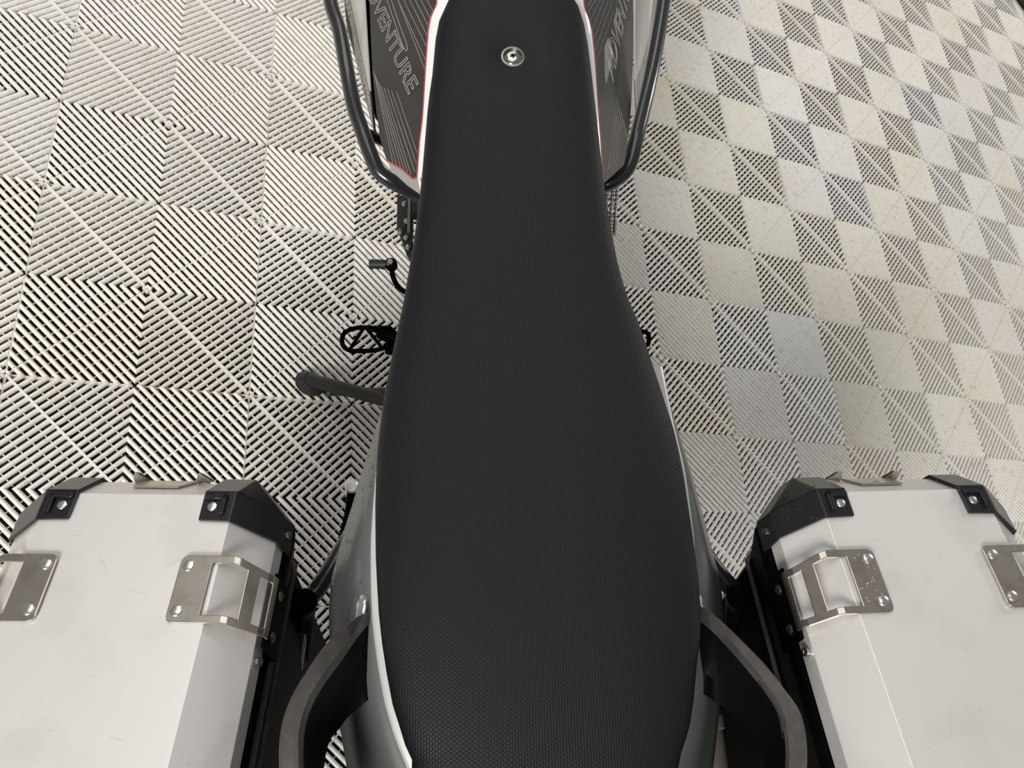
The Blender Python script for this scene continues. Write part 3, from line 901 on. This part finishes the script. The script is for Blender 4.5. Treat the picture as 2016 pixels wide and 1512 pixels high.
# teeth along the ring
cc = catmull(D['pegL'], 2)
for i in range(0, len(cc), 2):
    q = cc[i]
    lathe('peg_tooth', [(.003, -.002), (.0026, .006), (.0012, .009)], M['black'], pg, 6, Matrix.Translation(q))
tube('peg_bracket', D['pegL_arm'], .0115, M['black'], pg, seg=10)
peg('pegR')
poly_panel('peg_clevis', D['clevis'], M['black'], pg, .016, .001)
lev = tube('shift_lever', D['shift'], .0048, M['black'], bike, seg=10)
a_, c_ = [Vector(q) for q in D['shift_peg']]
tube('shift_peg', [a_.lerp(c_, t / 8) for t in range(9)], .007, M['rubber'], lev, seg=12, sub=0, rfun=lambda t, i: .0098 if i % 2 else .0080)
lathe('lever_boss', [(.0115, -.008), (.0115, .006), (.010, .008)], M['black'], lev, 16, frame_z(c_, (0, -.3, 1)))
lathe('lever_bolt', [(.0065, -.003), (.0065, .007), (.005, .0085)], M['washer'], lev, 6, frame_z(c_ + Vector((0, 0, .007)), (0, -.3, 1)), smooth=False)

st = D['stand']
g0 = Vector(st[0]); g1 = Vector(st[1]); g2 = Vector(st[2])
nf = (BIKE.inverted().to_3x3() @ Vector((0, 0, 1))).normalized()
stand = tube('side_stand', [g0 + nf * .016, g0.lerp(g1, .35) + nf * .012, g1, g2], .0135, M['satin_grey'], bike, seg=14, rfun=None)
stand['label'] = 'matt black side stand leg'
ft = Vector(D['stand_foot'])
Mf = frame_z(ft + nf * .001, nf, (g1 - g0))
rg = []
for z_, s_ in ((0, 1.0), (.004, 1.05), (.010, 1.0), (.022, .62)):
    rg.append([Mf @ Vector((math.cos(a__ * math.pi / 8) * .030 * s_ + .010, math.sin(a__ * math.pi / 8) * .024 * s_, z_)) for a__ in range(16)])
loft('stand_foot', rg, M['satin_grey'], stand)
tube('stand_tang', D['stand2'], .0085, M['satin_grey'], stand, seg=10)
b0 = Vector(D['stand2'][0])
lathe('stand_bolt', [(.010, -.012), (.010, .008), (.007, .012)], M['washer'], stand, 8, frame_z(b0, nf))

pl_, _ = poly_panel('frame_plate', D['plateL'], M['satin_grey'], bike, .006, .001)
for i, q in enumerate(D['plate_bolts']):
    lathe('plate_bolt', [(.0052, -.006), (.0052, .002), (.004, .0035), (.002, .004)], M['chrome'] if i < 4 else M['washer'], pl_, 10, frame_z(Vector(q), (0, -.3, 1)))
tube('plate_brace', D['brace'], .0035, M['washer'], pl_, seg=8)
tube('coolant_hose', [D['engine_bits'][0], D['engine_bits'][1]], .012, M['rubber'], bike, sub=8, rfun=lambda t, i: .013 if i % 2 else .010)
for hz in D['hoseR']:
    P_ = catmull(hz, 14)
    tube('braided_hose', P_, .004, M['chrome'], bike, seg=8, sub=0, rfun=lambda t, i: (.0042, .0030, .0022)[i % 3])

# engine and frame masses below the seat
rg = []
for y, wx, z0_, z1_ in ((-.30, .07, .30, .62), (-.22, .095, .22, .66), (-.02, .11, .18, .66), (.10, .11, .18, .62), (.20, .09, .22, .56)):
    rg.append([(-wx, y, z0_), (-wx - .01, y, (z0_ + z1_) / 2), (-wx * .7, y, z1_), (wx * .7, y, z1_), (wx + .01, y, (z0_ + z1_) / 2), (wx, y, z0_)])
loft('engine', rg, M['black'], bike, sharp=30)
for sgn in (-1, 1):
    tube('frame_rail', [(sgn * .06, .05, .74), (sgn * .09, -.25, .72), (sgn * .11, -.55, .70), (sgn * .09, -.86, .74)], .014, M['black'], bike)
tube('swingarm', [(-.10, -.28, .33), (-.115, -.55, .31), (-.11, -.80, .31)], .02, M['black'], bike)
tube('swingarm', [(.10, -.28, .33), (.115, -.55, .31), (.11, -.80, .31)], .02, M['black'], bike)
# rear wheel
def wheel(cy):
    c = Vector((0, cy, .325))
    pts = [c + Vector((0, math.cos(2 * math.pi * k / 32) * .26, math.sin(2 * math.pi * k / 32) * .26)) for k in range(32)]
    t_ = tube('rear_tyre', pts, .065, M['rubber'], bike, seg=18, closed=True, sub=0)
    tube('wheel_rim', [c + (q - c) * .76 for q in pts], .016, M['black'], t_, seg=10, closed=True, sub=0)
    tube('wheel_hub', [c + Vector((-.05, 0, 0)), c + Vector((.05, 0, 0))], .035, M['black'], t_, seg=16, sub=0)
wheel(-.80)
# pannier rack and small fittings behind the rider's feet
for key in ('rackL', 'rackR'):
    tube('pannier_rack', D[key], .0115, M['powder'], bike, seg=16)['label'] = 'black tubular pannier rack'
capf = lambda t, i: .0165 * (.35, .72, .90, .98, 1.0)[min(i, 4)]
tube('rack_upright', D['rackL2'], .016, M['black'], bike, seg=16, rfun=capf, sub=10)
tube('rack_upright', [(-q[0] + .004, q[1], q[2]) for q in D['rackL2']], .016, M['black'], bike, seg=16, rfun=capf, sub=10)
sp, _ = poly_panel('foot_hanger', D['sideplate'], M['black'], bike, .008, .001)
lathe('hanger_bolt', [(.0095, -.008), (.0095, .004), (.007, .007), (.003, .0075)], M['alu'], sp, 20, frame_z(Vector(D['sidebolt']), (0, -.3, 1)))
tube('ribbed_strap', catmull(D['ribstrip'], 10), .005, M['black'], sp, seg=8, sub=0, rfun=lambda t, i: .0056 if i % 2 else .0038)
# muffler on the right
lathe('muffler', [(.030, -.30), (.043, -.27), (.045, -.10), (.0475, -.098), (.0475, -.085), (.045, -.083), (.045, .02), (.0475, .022), (.0475, .035), (.045, .037), (.044, .20), (.028, .24), (.018, .32)], M['exhaust'], bike, 32,
      frame_z((.205, -.84, .54), (.0, 1, -.08)))
o = tube('tail_stay', [(-.165, -.74, .62), (-.185, -.82, .60), (-.185, -.95, .58)], .012, M['black'], bike)

# ------------------------------------------------------------------ panniers (u towards the bike, v forward, w up from the lid)

PANR = [[0.9992572, 0.0310409, -0.0228349], [-0.0247685, 0.9713163, 0.2364979], [0.029521, -0.2357566, 0.9713636]]
PANC = [-0.39299, -0.596603, 0.8]

def pannier(side, label):
    k = 1 if side == 'L' else -1          # u is mirrored on the right
    R_ = Matrix(PANR)
    if k < 0:
        Sx = Matrix(((-1, 0, 0), (0, 1, 0), (0, 0, 1)))
        R_ = Sx @ R_ @ Sx
    T = Matrix.Translation((PANC[0] * k, PANC[1], PANC[2])) @ R_.to_4x4()
    base_drop = Matrix.Translation((0, -.20, -.42))
    root = empty('pannier', BIKE @ T @ base_drop, label, 'pannier', 'aluminium panniers on the motorcycle')
    def P(u, v, w):
        return Vector((u * k, v + .20, w + .42))
    def mesh(name, pts, faces, material, parent=root, smooth=False):
        return me_obj(name, [P(*p) for p in pts], faces, material, parent, smooth)

    # --- lid: flat top, folded bevels, upright skirt
    TU, TV0, TV1 = .092, .0155, -.40
    def octo(a, vf, vb, c, cf, w):
        """octagon ring: half width a, front vf, back vb, chamfers c (in u) and cf (in v)"""
        return [(a, vf - cf, w), (a - c, vf, w), (-a + c, vf, w), (-a, vf - cf, w), (-a, vb + cf, w), (-a + c, vb, w), (a - c, vb, w), (a, vb + cf, w)]
    top = octo(TU, TV0, TV1, .0004, .0004, 0)
    e1 = octo(.1315, .047, -.43, .037, .041, -.034)
    e2 = octo(.1345, .050, -.433, .038, .042, -.052)
    rings_ = [[P(*q) for q in r_] for r_ in (top, e1, e2)]
    lid = loft('lid', rings_, M['alu'], root, smooth=False)
    bevel(lid, .0022, 3, .2)
    # --- body: tapering shell under the lid
    b1 = octo(.1365, .050, -.434, .038, .042, -.054)
    b2 = octo(.1395, .051, -.436, .038, .042, -.058)
    b3 = octo(.1385, .050, -.436, .038, .042, -.072)
    b4 = octo(.1220, .040, -.425, .036, .040, -.143)
    b5 = octo(.1150, .030, -.42, .034, .038, -.42)
    body = loft('body', [[P(*q) for q in r_] for r_ in (b1, b2, b3, b4, b5)], M['black'], root, smooth=False)
    bevel(body, .0015, 2, .25)
    body['label'] = 'black shell of the case'
    g1 = octo(.1262, .044, -.429, .037, .041, -.146); g0_ = octo(.1235, .041, -.426, .037, .041, -.1435); g2_ = octo(.1235, .041, -.426, .037, .041, -.1485)
    rail = loft('seam_rail', [[P(*q) for q in r_] for r_ in (g0_, g1, g2_)], M['rail'], body, smooth=False)
    # --- corner guards on the front corners
    for s in (1, -1):
        o_ = .0022
        pts = [(s * .0630, -.0140, o_), (s * .0930, -.0150, o_), (s * .0935, .0170, o_), (s * .0625, .0170, o_),
               (s * .1335, -.0220, -.0315), (s * .1335, .0085, -.0325), (s * .0965, .0495, -.0325), (s * .0640, .0495, -.0325),
               (s * .1385, -.0240, -.0600), (s * .1385, .0100, -.0600), (s * .0990, .0535, -.0600), (s * .0630, .0535, -.0600)]
        fs = [(0, 1, 2, 3), (1, 4, 5, 2), (2, 5, 6), (3, 2, 6, 7), (4, 8, 9, 5), (5, 9, 10, 6), (6, 10, 11, 7)]
        g = mesh('corner_guard', pts, fs, M['gloss_black'])
        solid(g, .0036, 0)
        bevel(g, .0012, 2, .3)
        # raised hook of ribs around the rivet
        Vb, Fb = [], []
        boxv(.0650, .0870, .0075, .0125, .002, .0080, Vb, Fb)
        boxv(.0820, .0870, -.0085, .0125, .002, .0080, Vb, Fb)
        Vb = [P(s * a_, c_, d_) for a_, c_, d_ in Vb]
        hk = me_obj('guard_rib', Vb, Fb, M['gloss_black'], g)
        bevel(hk, .0008, 2)
        for (u_, v_, w_, nn_) in ((s * .0735, .0006, .0035, (0, 0, 1)),):
            lathe('rivet', [(.0050, -.003), (.0050, .0004), (.0044, .0012), (.0030, .0016), (.001, .0018)], M['rivet'], g, 20, frame_z(P(u_, v_, w_), nn_))
        lathe('rivet', [(.0048, -.003), (.0048, .0006), (.0040, .0014), (.002, .0018)], M['washer'], g, 18, frame_z(P(s * .1390, -.006, -.047), (s * k, 0, .12)))
    # --- tie-down loops: plate riveted on the lid, bent over the bevel
    for s in (1, -1):
        t_ = .0024
        prof_u = [(.0580, .0026), (.0860, .0026), (.1075, .0026), (.1130, .0012), (.1360, -.0165), (.1440, -.0250), (.1452, -.0560)]
        def sect(v0, v1, i0, i1, name_parts):
            pass
        Vp, Fp = [], []
        va, vb = -.0505, -.1150
        def vrange(u_):
            f = max(0, min(1, (u_ - .108) / .03))
            return va - .010 * f, vb - .004 * f
        # outer long strips (front and back) plus cross pieces make the windows
        ustops = [.0578, .0596, .0635, .0880, .1075, .1130, .1195, .1300, .1360, .1405, .1418, .1424]
        def wu(u_):
            for (u0, w0), (u1, w1) in zip(prof_u, prof_u[1:]):
                if u_ <= u1 + 1e-6:
                    return w0 + (w1 - w0) * (u_ - u0) / (u1 - u0)
            return prof_u[-1][1]
        wst = [wu(q) for q in ustops]
        wst[-1] = -.030; wst[-2] = -.025
        nst = len(ustops)
        def vpos(i):
            a_, c_ = vrange(ustops[i])
            ins = (.0060, .0018, 0)[i] if i < 3 else 0
            a_ -= ins; c_ += ins
            if i == 0:
                return [a_, a_ - .012, c_ + .012, c_]
            return [a_, a_ - .0080, c_ + .0075, c_]
        for i in range(nst):
            for v_ in vpos(i):
                Vp.append(P(s * ustops[i], v_, wst[i]))
        solid_mid = {0: True, 1: True, 2: True, 3: False, 4: False, 5: False, 6: True, 7: False, 8: False, 9: True, 10: True}
        for i in range(nst - 1):
            for j in range(3):
                if j == 1 and not solid_mid[i]:
                    continue
                a0 = i * 4 + j
                Fp.append((a0, a0 + 1, a0 + 5, a0 + 4))
        lug = me_obj('tie_down_loop', Vp, Fp, M['steel'], root)
        solid(lug, t_, 0)
        bevel(lug, .0009, 2, .4)
        lug['label'] = 'stainless tie-down loop with two windows'
        for v_ in (-.0609, -.1039):
            lathe('rivet', [(.0056, -.003), (.0056, .0004), (.0050, .0014), (.0032, .0021), (.001, .0023)], M['rivet'], lug, 22, frame_z(P(s * .0662, v_, .0038), (0, 0, 1)))
        # dark side mount with its rivets
        Vb, Fb = [], []
        boxv(.1378, .1415, -.126, -.054, -.078, -.030, Vb, Fb)
        mt = me_obj('loop_mount', [P(s * a_, c_, d_) for a_, c_, d_ in Vb], Fb, M['black'], lug)
        bevel(mt, .001, 2)
        for v_ in (-.071, -.1115):
            lathe('rivet', [(.0050, -.003), (.0050, .0006), (.0040, .0016), (.002, .002)], M['washer'], lug, 18, frame_z(P(s * .1418, v_, -.047), (s * k, 0, .15)))
        lathe('rivet', [(.0042, -.003), (.0042, .0012), (.0020, .0014), (.0018, .0002)], M['chrome'], lug, 16, frame_z(P(s * .1365, -.136, -.040), (s * k, 0, .3)))
    # --- hinge plate with two ears on the front bevel
    du = 0.0 if k > 0 else 0.004
    def F(u_, t):      # point on the front bevel, t = 0 top edge .. 1 lower edge
        return (u_ + du, .0155 + .0315 * t + .0012, -.034 * t + .0014)
    pts = [F(-.020, .45), F(.026, .45), F(.038, .95), F(-.020, .95)]
    hp = mesh('hinge_plate', pts, [(0, 1, 2, 3)], M['steel'])
    solid(hp, .0024, 0)
    bevel(hp, .0006, 2)
    lathe('rivet', [(.0045, -.002), (.0045, .0010), (.003, .0018), (.001, .002)], M['steel'], hp, 18, frame_z(P(*F(.006, .62)), (0, .75, .7)))
    for eu in ((-.029, .037) if k > 0 else (-.023, .043)):
        ear = [(eu, .046, -.032), (eu + .0008, .0465, -.024), (eu + .003, .048, -.0185), (eu + .006, .049, -.0160), (eu + .0085, .049, -.0175), (eu + .0155, .049, -.033)]
        Vq = [P(a_, c_, d_) for a_, c_, d_ in ear]
        eo = me_obj('hinge_ear', Vq, [tuple(range(len(Vq)))], M['steel'], hp)
        solid(eo, .0022, 0)
    return root, lid

panL, lidL = pannier('L', 'aluminium pannier on the left of the motorcycle, its pale lid dry and lightly scuffed')
panR, lidR = pannier('R', 'aluminium pannier on the right of the motorcycle, its black corner guard beaded with water drops')

# ------------------------------------------------------------------ small marks: scuffs on the left lid, water drops on the right guard and tail
def scuff(lid_, k, u, v, l_, a_, w_=.00035):
    c, s_ = math.cos(a_), math.sin(a_)
    V = []
    n = 7
    pts = [(u + c * l_ * (t / (n - 1) - .5) + random.uniform(-.0003, .0003), v + s_ * l_ * (t / (n - 1) - .5) + random.uniform(-.0003, .0003)) for t in range(n)]
    for (x, y) in pts:
        V += [Vector(((x - s_ * w_ * .5) * k, y + c * w_ * .5 + .20, .42012)), Vector(((x + s_ * w_ * .5) * k, y - c * w_ * .5 + .20, .42012))]
    return V
def scuffs(lid_, k, items):
    V, Fc = [], []
    for it in items:
        q = scuff(lid_, k, *it)
        b_ = len(V); V += q
        Fc += [(b_ + 2 * i, b_ + 2 * i + 1, b_ + 2 * i + 3, b_ + 2 * i + 2) for i in range(len(q) // 2 - 1)]
    o_ = me_obj('scuff_marks', V, Fc, M['scuff'], lid_.parent)
    o_['kind'] = 'stuff'
    return o_
scuffs(lidL, 1, [(.052, -.055, .016, .35), (.050, -.0572, .014, .38), (.048, -.0592, .010, .4), (.055, -.053, .008, .3), (.075, -.038, .012, .1), (.08, -.0395, .007, -.2), (.020, -.085, .010, .1), (.030, -.087, .008, -.3), (-.018, -.055, .009, -.9),
                 (-.012, -.063, .008, -1.0), (.030, -.020, .006, .8), (-.05, -.030, .012, .1), (.045, -.210, .012, -.2), (.01, -.16, .003, 0)])
scuffs(lidR, -1, [(.010, -.080, .012, 1.4), (.045, -.040, .008, .3), (.055, -.05, .008, .2), (.0, -.15, .003, 0), (-.03, -.12, .004, .5), (.05, -.17, .003, .2)])

def drop(V, Fc, c, n, r_, h):
    Mx = frame_z(c, n)
    b_ = len(V)
    sg_ = 10
    for (f, z_) in ((1, 0), (.75, .6), (.35, .95)):
        for q in range(sg_):
            a_ = 2 * math.pi * q / sg_
            V.append(Mx @ Vector((r_ * f * math.cos(a_) * 1.15, r_ * f * math.sin(a_), h * z_)))
    for i in range(2):
        for q in range(sg_):
            q2 = (q + 1) % sg_
            Fc.append((b_ + i * sg_ + q, b_ + i * sg_ + q2, b_ + (i + 1) * sg_ + q2, b_ + (i + 1) * sg_ + q))
    Fc.append(tuple(b_ + 2 * sg_ + q for q in range(sg_)))

m = mat('water', (1, 1, 1), 0.02)
m.node_tree.nodes['Principled BSDF'].inputs['Transmission Weight'].default_value = 1.0
m.node_tree.nodes['Principled BSDF'].inputs['IOR'].default_value = 1.33
M['water'] = m
V, Fc = [], []
for _ in range(26):
    a_, c_ = random.random(), random.random()
    # inner facet of the right front guard: from the top edge down to the skirt
    u_ = .096 + .035 * a_
    w_ = .0022 - .034 * (u_ - .093) / .0405 + .0019
    v_ = -.014 + .022 * c_
    drop(V, Fc, Vector((-u_, v_ + .20, w_ + .42)), (-.65, 0, .75), random.uniform(.0008, .0022), .0008)
for _ in range(14):
    t = random.random(); s_ = random.random()
    p0 = Vector((.095, .018, .004)).lerp(Vector((.132, .010, -.030)), t); p1 = Vector((.095, .018, .004)).lerp(Vector((.0965, .0495, -.030)), t)
    p_ = p0.lerp(p1, s_)
    drop(V, Fc, Vector((-p_.x, p_.y + .20, p_.z + .42)) + Vector((-.001, .001, .001)), (-.5, .5, .7), random.uniform(.0008, .002), .0008)
for _ in range(22):
    u_ = .060 + .045 * random.random(); v_ = -.055 - .055 * random.random()
    if .086 < u_ < .12:
        u_ = .07
    drop(V, Fc, Vector((-u_, v_ + .20, .4240)), (0, 0, 1), random.uniform(.0009, .0022), .0006)
o = me_obj('water_drops', V, Fc, M['water'], panR, smooth=True)
o['kind'] = 'stuff'
V, Fc = [], []
for _ in range(46):
    y = random.uniform(-.72, -.53)
    st_ = yinterp(D['strip'], y); so_ = yinterp(D['tail_out'], y)
    f = random.uniform(.1, .95)
    drop_ = so_ - st_
    zo = .788 - min(.085, drop_ * 1.75)
    x = st_ + drop_ * f
    prof_ = [(0, .796), (.25, .790), (.55, .788 - (.788 - zo) * .38), (.85, .788 - (.788 - zo) * .78), (1.0, zo)]
    z_ = yinterp(prof_, f)
    drop(V, Fc, Vector((-x, y, z_ + .0002)), (-.8, 0, .6), random.uniform(.0007, .0019), .0008)
o = me_obj('water_drops', V, Fc, M['water'], bike, smooth=True)
o['kind'] = 'stuff'

# ------------------------------------------------------------------ hose at the far corner
pts = [Vector((x, y, .022)) for x, y, z in D['hose_floor']]
h = tube('hose', pts, .022, M['hose_rubber'], None, seg=16)
h['label'] = 'thick black hose lying on the tiles at the far right corner'
h['category'] = 'hose'
